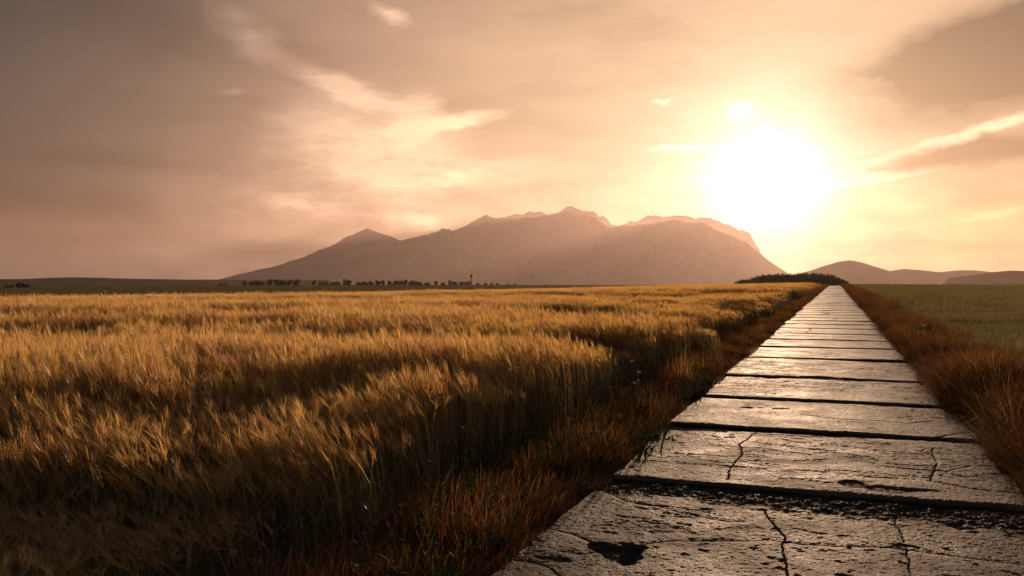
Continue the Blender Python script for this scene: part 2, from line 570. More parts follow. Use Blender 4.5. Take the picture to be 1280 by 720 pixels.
SPALLS = [(px_ut(775, 690), .15, .20, .035), (px_ut(790, 694), .07, .22, .03), (px_ut(748, 684), .08, .08, .02), (px_ut(690, 700), .12, .06, .010),
          (px_ut(1068, 606), .12, .14, .014), (px_ut(1110, 613), .22, .12, .014), (px_ut(1150, 614), .16, .07, .010),
          (px_ut(934, 510), .075, .07, .03), (px_ut(950, 510), .05, .05, .02), (px_ut(976, 511), .10, .05, .03),
          (px_ut(1022, 472), .25, .10, .03), (px_ut(965, 472), .12, .10, .02), (px_ut(1035, 388), .5, .45, .05), (px_ut(1034, 392), .3, .3, .04)]


def seg_dist(U, T, pl):
    best = np.full(U.shape, 1e9)
    for (a, b) in zip(pl[:-1], pl[1:]):
        d = b - a
        L = float(d @ d) + 1e-9
        s = np.clip(((U - a[0]) * d[0] + (T - a[1]) * d[1]) / L, 0, 1)
        best = np.minimum(best, np.hypot(U - (a[0] + s * d[0]), T - (a[1] + s * d[1])))
    return best


def slab_height(U, T, t0, t1, i, du):
    """relief of one slab's top (metres) and its dirt"""
    f = (T - t0) / (t1 - t0)
    h = 0.006 * (fbm(U * 1.3, T * 1.3, 3, 40 + i) - .5) * 2
    h = h + 0.004 * (fbm(U * 9, T * 9, 3, 41) - .5)
    h = h + 0.006 * (fbm(U * 44, T * 38, 3, 42, .6) - .5)
    # flaking skin: shallow scales that step down
    fl = fbm(U * 3.2, T * 6.0, 5, 45 + i, .6)
    scal = sstep(.54, .57, fl) * sstep(.40, .55, fbm(U * .7, T * .7, 2, 46 + i))
    h = h - .0028 * scal * (0.6 + .8 * fbm(U * 25, T * 25, 2, 44))
    pit = sstep(.69, .80, fbm(U * 11, T * 11, 3, 43 + i))
    patch = sstep(.50, .70, fbm(U * 1.1, T * 1.1, 3, 47 + i))
    h = h - 0.006 * pit * patch
    dirt = np.maximum(0.45 * pit * patch, .18 * scal)
    # worn, crumbling edges along the joints
    e_n = np.minimum(T - t0, t1 - T)
    rag = 0.05 + 0.16 * (fbm(U * 3.2, T * 3.2 + i * 7, 4, 60 + i)) ** 2
    worn = 1 - sstep(0.0, 1.0, e_n / rag)
    h = h - worn * 0.018
    dirt = np.maximum(dirt, 0.55 * worn)
    if i == SLAB_NEAR:      # the broken far end of the nearest slab
        wid = 0.42 + 0.32 * (U - U0) / (U1 - U0) + 0.22 * (fbm(U * 3, T * 0.4, 3, 71) - .5)
        brk = (1 - sstep(0.45, 1.25, (t1 - T) / wid + .5 * (fbm(U * 8, T * 8, 3, 75) - .5)))
        rub = fbm(U * 16, T * 16, 4, 73, gain=.65)
        h = h + brk * (-0.012 + 0.055 * (rub - .5))
        dirt = np.maximum(dirt, brk * 0.7 * sstep(.66, .45, rub))
    wob = 0.03 * (fbm(U * 6, T * 6, 3, 80) - .5)
    wob2 = 0.03 * (fbm(U * 6, T * 6, 3, 90) - .5)
    for pl, w in CRACKS:
        if pl[:, 1].max() < t0 - .3 or pl[:, 1].min() > t1 + .3:
            continue
        dd = seg_dist(U + wob, T + wob2, pl)
        ww = max(w * 0.45, du * 0.62)
        c = 1 - sstep(0.35, 1.0, dd / ww)
        h = h - c * 0.013
        h = h - 0.003 * (1 - sstep(0, 1, dd / (w * 4)))
        dirt = np.maximum(dirt, c * .65)
    if i > 3 or i == 0:
        # faint own cracks on the farther slabs
        for k in range(2):
            rr = random.Random(i * 10 + k)
            if rr.random() > (.5 if k == 0 else .22):
                continue
            if k == 0:
                tt = t0 + (t1 - t0) * rr.uniform(.3, .75)
                pl = np.array([(U0 + (U1 - U0) * q / 8, tt + rr.uniform(-.08, .08)) for q in range(9)])
            else:
                uu = rr.uniform(U0 + .6, U1 - .6)
                pl = np.array([(uu + rr.uniform(-.08, .08), t0 + (t1 - t0) * q / 6) for q in range(7)])
            dd = seg_dist(U + wob, T + wob2, pl)
            c = 1 - sstep(0.35, 1.0, dd / max(.005, du * .5))
            h = h - c * .01
            dirt = np.maximum(dirt, c * .8)
    for (cu, ct), ru, rt, dp in SPALLS:
        if ct < t0 - .5 or ct > t1 + .5:
            continue
        q = np.hypot((U - cu) / ru, (T - ct) / rt) + 0.9 * (fbm(U * 9, T * 9, 3, 95) - .5)
        c = 1 - sstep(.75, 1.0, q)
        h = h - c * dp * (.35 + .8 * fbm(U * 22, T * 22, 3, 97, .65))
        dirt = np.maximum(dirt, c * (.25 + .5 * fbm(U * 30, T * 30, 2, 98)))
    return h, dirt


# joints measured along the left road edge in the photograph, then about every 3 m
JY = [(620 + 30, 790), (763, 597), (826, 530), (873, 495), (902, 468.5), (926, 446), (941, 432.5)]
joints = [px_ut(*p)[1] for p in JY]
joints[0] = joints[1] - 2.95
joints.insert(0, joints[0] - 3.0)
SLAB_NEAR = 1
rj = random.Random(4)
while joints[-1] < 236:
    joints.append(joints[-1] + rj.uniform(2.75, 3.25))


def build_road():
    road = bpy.data.objects.new('road', None)
    COL.objects.link(road)
    tag(road, 'straight farm road of cracked concrete slabs running to the crest', kind='structure')
    # gravel bed under the slabs
    tt = np.linspace(-6, 240, 200)
    vs, n = [], 7
    for t in tt:
        for k in range(n):
            u = U0 - .25 + (U1 - U0 + .5) * k / (n - 1)
            x, y = to_xy(u, t)
            vs.append((x, y, float(ground_z(x, y)) + .035 + .012 * random.random()))
    mesh_obj('road_bed', np.array(vs), grid_faces(len(tt), n)[:, ::-1], simple_mat('joint_grit', (.05, .04, .032), .95, .1, 40, .5), road, kind='structure')
    for i in range(len(joints) - 1):
        t0, t1 = joints[i], joints[i + 1]
        ri = random.Random(100 + i)
        gap = ri.uniform(.012, .03)
        a0, a1 = t0 + gap / 2, t1 - gap / 2
        near = max(t0, 3)
        du = float(np.clip(near * 0.0017, .008, .30))
        dt = float(np.clip(near * 0.0024, .010, .30))
        nu, nt_ = max(9, int((U1 - U0) / du)), max(7, int((a1 - a0) / dt))
        uo0, uo1 = ri.uniform(-.05, .05), ri.uniform(-.05, .05)
        us, ts = np.linspace(0, 1, nu), np.linspace(0, 1, nt_)
        Ug, Tg = np.meshgrid(us, ts, indexing='ij')
        T = a0 + (a1 - a0) * Tg
        # ragged outer edges and slightly wandering joints
        eL = U0 + uo0 + 0.10 * (fbm(T * 1.7, T * 0 + 3.1, 4, 7) - .5)
        eR = U1 + uo1 + 0.10 * (fbm(T * 1.7, T * 0 + 9.1, 4, 8) - .5)
        U = eL + (eR - eL) * Ug
        wv = 0.03 * (fbm(U * 1.2, U * 0 + i * 3.3, 3, 9) - .5)
        T = T + wv * (1 - Tg) + Tg * 0.03 * (fbm(U * 1.2, U * 0 + (i + 1) * 3.3, 3, 9) - .5)
        h, dirt = slab_height(U, T, a0, a1, i, min(du, dt))
        X, Y = to_xy(U, T)
        lift = {1: .010, 2: .010, 3: .018, 4: .014, 5: .012}.get(i, ri.uniform(.004, .018))
        tilt_u = ri.uniform(-.010, .010)
        z0 = ground_z(X, Y) * 0 + (ground_z(*to_xy(0 * T, T)) + .10)
        Z = z0 + h + lift * (1 - Tg) - 0.009 * Tg + tilt_u * (Ug - .5) * 2
        top = np.stack([X, Y, Z], -1).reshape(-1, 3)
        f = grid_faces(nu, nt_)
        # skirt: the slab's sides
        idx = np.arange(nu * nt_).reshape(nu, nt_)
        loop = np.concatenate([idx[:, 0], idx[-1, 1:], idx[-2::-1, -1], idx[0, -2:0:-1]])
        bot = top[loop].copy()
        bot[:, 2] -= .16
        nb = len(loop)
        k = np.arange(nb)
        sk = np.stack([loop, nu * nt_ + k, nu * nt_ + (k + 1) % nb, loop[(k + 1) % nb]], -1)
        v = np.vstack([top, bot])
        o = mesh_obj('slab', v, np.vstack([f, sk]), M_CONC, road, smooth=False)
        at = o.data.attributes.new('dirt', 'FLOAT', 'POINT')
        at.data.foreach_set('value', np.concatenate([dirt.reshape(-1), np.full(nb, .5)]).astype(np.float32))


build_road()


# ------------------------------------------------------------------ vegetation building blocks
class Buf:
    def __init__(s):
        s.v, s.f, s.t, s.n = [], [], [], 0

    def ribbon(s, pts, widths, side, tint, tint2=None):
        k = len(pts)
        tint2 = tint if tint2 is None else tint2
        side = np.asarray(side, float)
        for i in range(k):
            w = widths[i] * .5
            tt = tint + (tint2 - tint) * i / max(1, k - 1)
            if i == k - 1 and widths[i] <= 0:
                s.v.append(pts[i])
                s.t.append(tt)
            else:
                s.v += [pts[i] - side * w, pts[i] + side * w]
                s.t += [tt, tt]
        n = s.n
        last_pt = widths[-1] <= 0
        for i in range(k - 1):
            a = n + 2 * i
            if i == k - 2 and last_pt:
                s.f.append((a, a + 1, a + 2))
            else:
                s.f.append((a, a + 1, a + 3, a + 2))
        s.n += 2 * k - (1 if last_pt else 0)

    def tri(s, a, b, c, tint):
        s.v += [a, b, c]
        s.t += [tint] * 3
        s.f.append((s.n, s.n + 1, s.n + 2))
        s.n += 3

    def quad(s, a, b, c, d, tint):
        s.v += [a, b, c, d]
        s.t += [tint] * 4
        s.f.append((s.n, s.n + 1, s.n + 2, s.n + 3))
        s.n += 4

    def mesh(s, name, mat):
        me = bpy.data.meshes.new(name)
        me.from_pydata(np.array(s.v).tolist(), [], s.f)
        at = me.attributes.new('tint', 'FLOAT', 'POINT')
        at.data.foreach_set('value', np.array(s.t, dtype=np.float32))
        me.materials.append(mat)
        return me


def arc_path(base, phi, th0, th1, bend_at, L, n):
    """stalk that stands, then bows over towards azimuth phi"""
    pts = [np.array(base, float)]
    hx, hy = math.cos(phi), math.sin(phi)
    for i in range(n):
        s = (i + .5) / n
        b = 0 if s < bend_at else ((s - bend_at) / (1 - bend_at)) ** 1.3
        th = th0 + (th1 - th0) * b
        pts.append(pts[-1] + L / n * np.array([hx * math.sin(th), hy * math.sin(th), math.cos(th)]))
    return pts


def barley_stalk(b, x, y, r, nod, H, full=True):
    phi = nod + r.gauss(0, .75)
    th1 = R(r.uniform(12, 68)) if r.random() < .9 else R(r.uniform(60, 88))
    if th1 > 1.6 and r.random() < .6:
        phi += math.pi
    n = 6 if full else 3
    p = arc_path((x, y, 0), phi, R(r.uniform(1, 11)), th1 * .75, .62, H, n)
    side = np.array([math.cos(r.uniform(0, 6.3)), math.sin(r.uniform(0, 6.3)), 0])
    tt = r.uniform(.05, .5)
    w = .0048 if full else .010
    b.ribbon(p, [w] * len(p), side, tt, tt + .15)
    tip = p[-1]
    tg = (p[-1] - p[-2])
    tg = tg / np.linalg.norm(tg)
    dn = np.array([math.cos(phi) * .5, math.sin(phi) * .5, -.75])
    hl = r.uniform(.065, .095)
    q = [tip, tip + tg * hl * .5 + dn * hl * .07, tip + tg * hl * .9 + dn * hl * .26]
    ht = r.uniform(.6, .9)
    sd1 = np.cross(tg, (0, 0, 1.0)) + 1e-6
    sd1 = sd1 / np.linalg.norm(sd1)
    sd2 = np.cross(sd1, tg)
    if full:
        b.ribbon(q, [.008, .013, .005], sd1, ht)
        b.ribbon(q, [.008, .012, .005], sd2, ht)
        na = 11
    else:
        b.ribbon(q, [.014, .022, .010], sd2 + sd1 * .5, ht)
        na = 5
    for k in range(na):
        s = q[0] + (q[2] - q[0]) * (k / na)
        spread = r.gauss(0, .17) * sd1 + r.gauss(0, .17) * sd2
        dr = tg + spread + dn * (.08 if th1 < 1.3 else .28)
        dr = dr / np.linalg.norm(dr)
        L = r.uniform(.10, .155)
        ww = .0024 if full else .006
        sd = sd1 * math.cos(k) + sd2 * math.sin(k)
        mid = s + dr * L * .55
        end = s + dr * L + dn * L * .12
        b.ribbon([s, mid, end], [ww, ww * .8, 0], sd, ht + .1, 1.0)
    if full:
        for k in range(r.choice((1, 2, 2))):
            z = H * r.uniform(.25, .62)
            ph = r.uniform(0, 6.3)
            i0 = min(len(p) - 2, int(z / H * n))
            lp = arc_path(p[i0], ph, R(r.uniform(15, 35)), R(r.uniform(80, 160)), .2, r.uniform(.12, .24), 4)
            b.ribbon(lp, [.009, .010, .008, .005, 0], np.array([-math.sin(ph), math.cos(ph), 0]), r.uniform(0, .35))


NOD = R(172)       # most heads lean to the left, some droop


def src_collection(name, meshes):
    c = bpy.data.collections.new(name)
    for i, me in enumerate(meshes):
        o = bpy.data.objects.new('%s_%02d' % (name, i), me)
        c.objects.link(o)
    return c


def make_tiles(name, mat, n_var, fn):
    out = []
    for i in range(n_var):
        b = Buf()
        fn(b, random.Random(hash_name(name) + i))
        out.append(b.mesh(name, mat))
    return src_collection(name, out)


def hash_name(n):
    return sum((i + 1) * ord(c) for i, c in enumerate(n))


def scatter(name, label, pts, rot, scl, coll, n_var, mat, cat=None):
    """one mass of plants: copies of small clumps at computed points (geometry nodes)"""
    me = bpy.data.meshes.new(name)
    pts = np.asarray(pts, float)
    me.vertices.add(len(pts))
    me.vertices.foreach_set('co', pts.reshape(-1).astype(np.float32))
    a = me.attributes.new('rot', 'FLOAT_VECTOR', 'POINT')
    a.data.foreach_set('vector', np.asarray(rot, np.float32).reshape(-1))
    a = me.attributes.new('scl', 'FLOAT_VECTOR', 'POINT')
    a.data.foreach_set('vector', np.asarray(scl, np.float32).reshape(-1))
    a = me.attributes.new('idx', 'INT', 'POINT')
    a.data.foreach_set('value', rng.integers(0, n_var, len(pts)).astype(np.int32))
    me.materials.append(mat)
    o = bpy.data.objects.new(name, me)
    COL.objects.link(o)
    ng = bpy.data.node_groups.new(name, 'GeometryNodeTree')
    ng.interface.new_socket('Geometry', in_out='INPUT', socket_type='NodeSocketGeometry')
    ng.interface.new_socket('Geometry', in_out='OUTPUT', socket_type='NodeSocketGeometry')
    gi, go = ng.nodes.new('NodeGroupInput'), ng.nodes.new('NodeGroupOutput')
    ip = ng.nodes.new('GeometryNodeInstanceOnPoints')
    ci = ng.nodes.new('GeometryNodeCollectionInfo')
    ci.inputs['Collection'].default_value = coll
    ci.inputs['Separate Children'].default_value = True
    ci.inputs['Reset Children'].default_value = True
    ip.inputs['Pick Instance'].default_value = True

    def attr(nm, ty):
        n = ng.nodes.new('GeometryNodeInputNamedAttribute')
        n.data_type = ty
        n.inputs['Name'].default_value = nm
        return n.outputs['Attribute']
    L = ng.links.new
    mp = ng.nodes.new('GeometryNodeMeshToPoints')
    L(gi.outputs[0], mp.inputs[0])
    L(mp.outputs[0], ip.inputs['Points'])
    L(ci.outputs[0], ip.inputs['Instance'])
    L(attr('idx', 'INT'), ip.inputs['Instance Index'])
    er = ng.nodes.new('FunctionNodeEulerToRotation')
    L(attr('rot', 'FLOAT_VECTOR'), er.inputs[0])
    L(er.outputs[0], ip.inputs['Rotation'])
    L(attr('scl', 'FLOAT_VECTOR'), ip.inputs['Scale'])
    L(ip.outputs[0], go.inputs[0])
    md = o.modifiers.new('scatter', 'NODES')
    md.node_group = ng
    tag(o, label, cat, kind='stuff')
    return o


def jgrid(x0, x1, y0, y1, s):
    X, Y = np.meshgrid(np.arange(x0, x1, s), np.arange(y0, y1, s))
    X = X + rng.uniform(-.5, .5, X.shape) * s
    Y = Y + rng.uniform(-.5, .5, Y.shape) * s
    return X.ravel(), Y.ravel()


def in_view(x, y, m=6.0, back=2.5):
    """the wedge the photo sees, with a margin for a step to the side"""
    a = np.degrees(np.arctan2(x, y + back + 2))
    return (np.abs(a) < 33 + m) & (y > -1.5)


# ------------------------------------------------------------------ barley field
CROP_U = -2.70


def crop_edge(t):
    return CROP_U + 0.55 * (fbm(t / 2.3, t * 0 + 1.7, 3, 22) - .5) + .25 * (fbm(t / 11, t * 0, 2, 23) - .5)


def crop_wave(x, y):
    """wind-laid waves: rows slightly oblique to the view"""
    ang = R(24)
    p, q = x * math.cos(ang) + y * math.sin(ang), -x * math.sin(ang) + y * math.cos(ang)
    r = np.hypot(x, y)
    w1 = sstep(.38, .62, fbm(p / 6.0, q / 1.9, 3, 31)) - .5
    w2 = sstep(.34, .66, fbm(p / 15, q / 4.2, 3, 37)) - .5
    w3 = sstep(.36, .64, fbm(p / 40, q / 11, 3, 39)) - .5
    far = sstep(18, 60, r)
    near = sstep(5.7, 4.5, y + .12 * x) * .46      # crop shortened near the camera so that taller rows ahead shade it
    return .85 * w1 * (1 - .45 * far) + (.40 + .5 * far) * w2 + .7 * far * w3 - near


def build_barley():
    def near(b, r):
        for k in range(62):
            a, d = r.uniform(0, 6.3), .34 * math.sqrt(r.random())
            barley_stalk(b, d * math.cos(a), d * math.sin(a), r, NOD, r.gauss(.65, .06))
    c1 = make_tiles('barley_clump', M_BARLEY, 9, near)

    def far(b, r):
        for k in range(170):
            a, d = r.uniform(0, 6.3), .95 * math.sqrt(r.random())
            barley_stalk(b, d * math.cos(a), d * math.sin(a), r, NOD, r.gauss(.66, .055), False)
    c2 = make_tiles('barley_drift', M_BARLEY, 6, far)

    def place(x, y, zamp):
        wv = crop_wave(x, y)
        z = ground_z(x, y)
        sz = 0.97 + 0.58 * np.clip(wv, -.85, .65) + rng.normal(0, .035, len(x))
        rot = np.zeros((len(x), 3))
        rot[:, 2] = rng.normal(0, .30, len(x)) + 1.1 * (fbm(x / 7, y / 7, 2, 55) - .5)
        tl = (fbm(x / 3.1, y / 3.1, 2, 58) - .5) * .4
        rot[:, 1] = tl + rng.normal(0, .05, len(x))
        rot[:, 0] = (fbm(x / 3.1 + 40, y / 3.1, 2, 59) - .5) * .4
        s = np.stack([np.ones(len(x)), np.ones(len(x)), sz], -1)
        return np.stack([x, y, z], -1), rot, s

    x, y = jgrid(-45, 30, -1.5, 60, .40)
    u, t = to_ut(x, y)
    r = np.hypot(x, y)
    k = in_view(x, y) & (u < crop_edge(t) - .22) & (r < 46) & (r > 1.6)
    x, y = x[k], y[k]
    scatter('barley', 'ripe golden barley with bowed bearded heads filling the near field', *place(x, y, 1), c1, 9, M_BARLEY)
    print('near barley', len(x))
    x, y = jgrid(-130, 80, 20, 240, 1.05)
    u, t = to_ut(x, y)
    r = np.hypot(x, y)
    k = in_view(x, y) & (u < CROP_U - .7) & (r >= 45) & (y < 125 + .84 * x) & (t < 232)
    x, y = x[k], y[k]
    scatter('barley', 'golden barley farther out towards the crest', *place(x, y, 1), c2, 6, M_BARLEY)
    print('far barley', len(x))


build_barley()


# ------------------------------------------------------------------ verges
def tuft(b, r, n, rad, h, droop=(50, 120), w=.005, up=(5, 40)):
    for k in range(n):
        a = r.uniform(0, 6.3)
        d = rad * math.sqrt(r.random())
        ph = a + r.gauss(0, .6)
        L = h * r.uniform(.55, 1.2)
        p = arc_path((d * math.cos(a), d * math.sin(a), 0), ph, R(r.uniform(*up)) * (d / rad + .25), R(r.uniform(*droop)), .25, L, 4)
        b.ribbon(p, [w, w, w * .8, w * .55, 0], np.array([-math.sin(ph), math.cos(ph), 0]), r.uniform(.1, .7), r.uniform(.5, 1))


def build_verges():
    c_short = make_tiles('verge_tuft', M_VERGE, 6, lambda b, r: tuft(b, r, 75, .20, .22, (20, 130), .0045, (5, 60)))
    c_tuss = make_tiles('verge_tussock', M_VERGE, 6, lambda b, r: tuft(b, r, 210, .20, .66, (70, 160), .0055, (8, 45)))

    def pl(u, t, s):
        x, y = to_xy(u, t)
        z = ground_z(x, y)
        n = len(u)
        rot = np.zeros((n, 3))
        rot[:, 2] = rng.uniform(0, 6.3, n)
        rot[:, :2] = rng.normal(0, .12, (n, 2))
        return np.stack([x, y, z - .01], -1), rot, np.stack([s, s, s * rng.uniform(.8, 1.2, n)], -1)

    # left: short dry grass between slab edge and crop, with taller knots
    n = 9000
    t = 1.2 + 232 * rng.random(n) ** 2.1
    fr = rng.random(n)
    u = U0 + .05 + (CROP_U + .05 - (U0 + .05)) * fr
    clump = fbm(u * 2.4, t * 2.0, 4, 66, .65)
    keep = (clump > .30) | (rng.random(n) < .5)
    u, t, clump, fr = u[keep], t[keep], clump[keep], fr[keep]
    s = (.62 + .9 * np.clip(clump - .34, 0, 1) * 1.6) * (.45 + .6 * sstep(0, .6, fr)) * (1 + .004 * t) * rng.uniform(.5, 1.35, len(t))
    # low sprigs creeping over the slab edge
    ne = 1500
    te = 1.5 + 150 * rng.random(ne) ** 2
    ue = U0 + .10 * rng.normal(0, 1, ne) - .03
    u, t, s = np.append(u, ue), np.append(t, te), np.append(s, rng.uniform(.15, .5, ne))
    scatter('verge_grass', 'short rusty dry grass between the road and the barley', *pl(u, t, s), c_short, 6, M_VERGE)
    def leafy(b, r):
        for k in range(26):
            a, d = r.uniform(0, 6.3), .10 * math.sqrt(r.random())
            p = arc_path((d * math.cos(a), d * math.sin(a), 0), a, R(r.uniform(10, 50)), R(r.uniform(70, 120)), .2, r.uniform(.10, .26), 4)
            b.ribbon(p, [.006, .022, .030, .020, 0], np.array([-math.sin(a), math.cos(a), 0]), r.uniform(0, .5))
        for k in range(5):
            p = arc_path((r.gauss(0, .05), r.gauss(0, .05), 0), r.uniform(0, 6.3), .05, .5, .4, r.uniform(.25, .45), 4)
            b.ribbon(p, [.004] * 5, np.array([1.0, 0, 0]), .4)
            for q in p[2:]:
                for w in range(4):
                    a = r.uniform(0, 6.3)
                    e = q + .02 * np.array([math.cos(a), math.sin(a), .6])
                    b.ribbon([q, e], [.012, .004], np.array([-math.sin(a), math.cos(a), 0]), .6)
    c_leaf = make_tiles('verge_weed', M_WEED, 5, leafy)
    n = 900
    tw = 1.5 + 120 * rng.random(n) ** 1.9
    left = rng.random(n) < .62
    uw = np.where(left, rng.uniform(CROP_U, U0 - .02, n), rng.uniform(U1 + .02, U1 + 1.4, n))
    kk = fbm(uw * 1.1, tw * .9, 3, 88) > .47
    uw, tw = uw[kk], tw[kk]
    scatter('verge_weeds', 'dark leafy weeds mixed into the grass along both road edges', *pl(uw, tw, rng.uniform(.6, 1.3, len(uw))), c_leaf, 5, M_WEED)
    # right: bigger arching tussocks
    n = 3600
    t = 2.0 + 230 * rng.random(n) ** 2.0
    fr = rng.random(n)
    u = U1 + .12 + 1.25 * fr
    clump = fbm(u * .9, t * .75, 3, 68)
    keep = (clump > .40) | (rng.random(n) < .35)
    u, t, clump = u[keep], t[keep], clump[keep]
    s = (.45 + 1.5 * np.clip(clump - .3, 0, 1) * 1.6) * (1 + .001 * t)
    tb = []
    q = 3.6
    while q < 120:
        tb.append((U1 + rng.uniform(.16, .95), q, rng.uniform(.85, 1.35)))
        q += rng.uniform(.25, .62) * (1 + q * .01)
    tb += [(U1 + .42, 8.2, 1.5), (U1 + .30, 9.4, 1.25), (U1 + .75, 8.9, 1.45), (U1 + .30, 11.9, 1.35), (U1 + .62, 12.8, 1.4), (U1 + .22, 13.6, 1.1), (U1 + .3, 16.2, 1.25)]
    tb = np.array(tb)
    u, t, s = np.append(u, tb[:, 0]), np.append(t, tb[:, 1]), np.append(s * .78, tb[:, 2])
    scatter('verge_grass', 'arching russet grass tussocks crowding the road on the green field side', *pl(u, t, s), c_tuss, 6, M_VERGE)


build_verges()


# ------------------------------------------------------------------ green field on the right, dark field far left
def build_meadow():
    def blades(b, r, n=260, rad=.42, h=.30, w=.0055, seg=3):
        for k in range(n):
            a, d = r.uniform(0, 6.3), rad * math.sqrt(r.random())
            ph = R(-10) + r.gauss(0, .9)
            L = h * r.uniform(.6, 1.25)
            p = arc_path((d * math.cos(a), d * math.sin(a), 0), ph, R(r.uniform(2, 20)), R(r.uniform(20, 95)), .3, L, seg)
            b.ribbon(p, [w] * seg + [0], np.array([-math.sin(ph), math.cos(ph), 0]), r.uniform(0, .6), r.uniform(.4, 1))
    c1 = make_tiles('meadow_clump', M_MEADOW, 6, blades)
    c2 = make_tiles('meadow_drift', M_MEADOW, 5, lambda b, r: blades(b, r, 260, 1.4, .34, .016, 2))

    def place(x, y, b=1.0):
        n = len(x)
        rot = np.zeros((n, 3))
        rot[:, 2] = rng.normal(0, .5, n)
        s = b * (.8 + .8 * (fbm(x / 3, y / 2, 3, 77)) + rng.normal(0, .05, n))
        return np.stack([x, y, ground_z(x, y)], -1), rot, np.stack([np.ones(n), np.ones(n), s], -1)
    x, y = jgrid(0, 60, 2, 60, .50)
    u, t = to_ut(x, y)
    r = np.hypot(x, y)
    k = in_view(x, y) & (u > U1 + 1.15) & (r < 45)
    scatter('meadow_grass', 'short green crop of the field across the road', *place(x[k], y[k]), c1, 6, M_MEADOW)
    x, y = jgrid(5, 330, 30, 330, 1.7)
    u, t = to_ut(x, y)
    r = np.hypot(x, y)
    k = in_view(x, y) & (u > U1 + 2.2) & (r >= 44) & (r < 320)
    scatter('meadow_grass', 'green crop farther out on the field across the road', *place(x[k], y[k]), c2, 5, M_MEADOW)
    c3 = make_tiles('far_drift', M_FARCROP, 4, lambda b, r: blades(b, r, 420, 4.5, .42, .05, 2))
    c4 = make_tiles('far_low', M_FARCROP, 5, lambda b, r: blades(b, r, 260, 1.4, .34, .016, 2))
    # dark green field beyond the barley on the far left
    x, y = jgrid(-330, 140, 60, 420, 1.7)
    u, t = to_ut(x, y)
    r = np.hypot(x, y)
    k = in_view(x, y, 3) & (y > 126 + .84 * x) & (r < 420) & (u < -6)
    scatter('far_crop', 'low dark green crop of the far field beyond the barley', *place(x[k], y[k], 1.0), c4, 5, M_FARCROP)
    x, y = jgrid(-760, 420, 330, 1290, 5.5)
    u, t = to_ut(x, y)
    r = np.hypot(x, y)
    k = in_view(x, y, 2) & (r >= 415) & (r < 1290) & (u < -30)
    scatter('far_crop', 'pale green crop reaching to the far tree row', *place(x[k], y[k], 1.0), c3, 4, M_FARCROP)


build_meadow()


# ------------------------------------------------------------------ trees
def crown_mesh(seed, w, h, base, n, conifer=False):
    r = random.Random(seed)
    b = Buf()
    lobes = [(r.gauss(0, w * .20), r.gauss(0, w * .20), base + (h - base) * r.uniform(.15, .70), w * r.uniform(.22, .36)) for _ in range(8)]
    for k in range(n):
        if conifer:
            f = r.random() ** 1.4
            z = base + (h - base) * f
            rad = w * .5 * (1 - f) * math.sqrt(r.random()) * (1 + .25 * math.sin(f * 40))
            a = r.uniform(0, 6.3)
            c = np.array([rad * math.cos(a), rad * math.sin(a), z])
        else:
            lx, ly, lz, lr = r.choice(lobes)
            d = np.array([r.gauss(0, 1), r.gauss(0, 1), r.gauss(0, .85)])
            d = d / np.linalg.norm(d) * lr * r.uniform(.55, 1.08)
            c = np.array([lx, ly, lz]) + d
            c[2] = max(c[2], base * .8)
        s = r.uniform(.35, .75)
        e1 = np.array([r.gauss(0, 1), r.gauss(0, 1), r.gauss(0, 1)])
        e1 /= np.linalg.norm(e1)
        e2 = np.cross(e1, [r.gauss(0, 1), r.gauss(0, 1), r.gauss(0, 1)])
        e2 /= np.linalg.norm(e2) + 1e-9
        b.quad(c - e1 * s, c + e2 * s * .6, c + e1 * s, c - e2 * s * .6, r.random())
    return b


def trunk_mesh(seed, h, rad):
    r = random.Random(seed + 50)
    vs, fs = [], []

    def limb(p0, p1, r0, r1, n=6):
        d = (p1 - p0) / np.linalg.norm(p1 - p0)
        s = np.cross(d, [0.3, .9, .2])
        s /= np.linalg.norm(s)
        q = np.cross(d, s)
        k = len(vs)
        for p, rr in ((p0, r0), (p1, r1)):
            for i in range(n):
                a = 2 * math.pi * i / n
                vs.append(p + rr * (math.cos(a) * s + math.sin(a) * q))
        for i in range(n):
            fs.append((k + i, k + (i + 1) % n, k + n + (i + 1) % n, k + n + i))
    top = np.array([r.gauss(0, .15), r.gauss(0, .15), h * .62])
    limb(np.array([0, 0, -.2]), top, rad, rad * .45)
    for i in range(4):
        a = r.uniform(0, 6.3)
        s = top * r.uniform(.55, .95)
        limb(s, s + np.array([math.cos(a) * h * .22, math.sin(a) * h * .22, h * r.uniform(.12, .28)]), rad * .4, rad * .12, 5)
    me = bpy.data.meshes.new('trunk')
    me.from_pydata([tuple(v) for v in vs], [], fs)
    me.materials.append(M_BARK)
    return me


TREE_VARS = []
for i in range(6):
    hh = (7.5, 8.5, 6.2, 9.5, 7.0, 5.2)[i]
    ww = (9.5, 8.0, 8.5, 7.0, 11.0, 7.5)[i]
    TREE_VARS.append((trunk_mesh(i, hh, .28), crown_mesh(200 + i, ww, hh, hh * .03, 900).mesh('crown', M_LEAF)))


def place_px(px, dist):
    a = math.atan((px - 640) / F)
    x, y = dist * math.sin(a), dist * math.cos(a)
    return x, y, float(ground_z(x, y))


def tree(px, dist, var, s, label, group, sz=1.0):
    x, y, z = place_px(px, dist)
    e = bpy.data.objects.new('tree', None)
    COL.objects.link(e)
    e.location = (x, y, z)
    e.rotation_euler = (0, 0, px * 1.7)
    e.scale = (s, s, s * sz)
    tag(e, label, 'tree', group)
    for nm, me in zip(('trunk', 'crown'), TREE_VARS[var]):
        o = bpy.data.objects.new(nm, me)
        COL.objects.link(o)
        o.parent = e
    return e


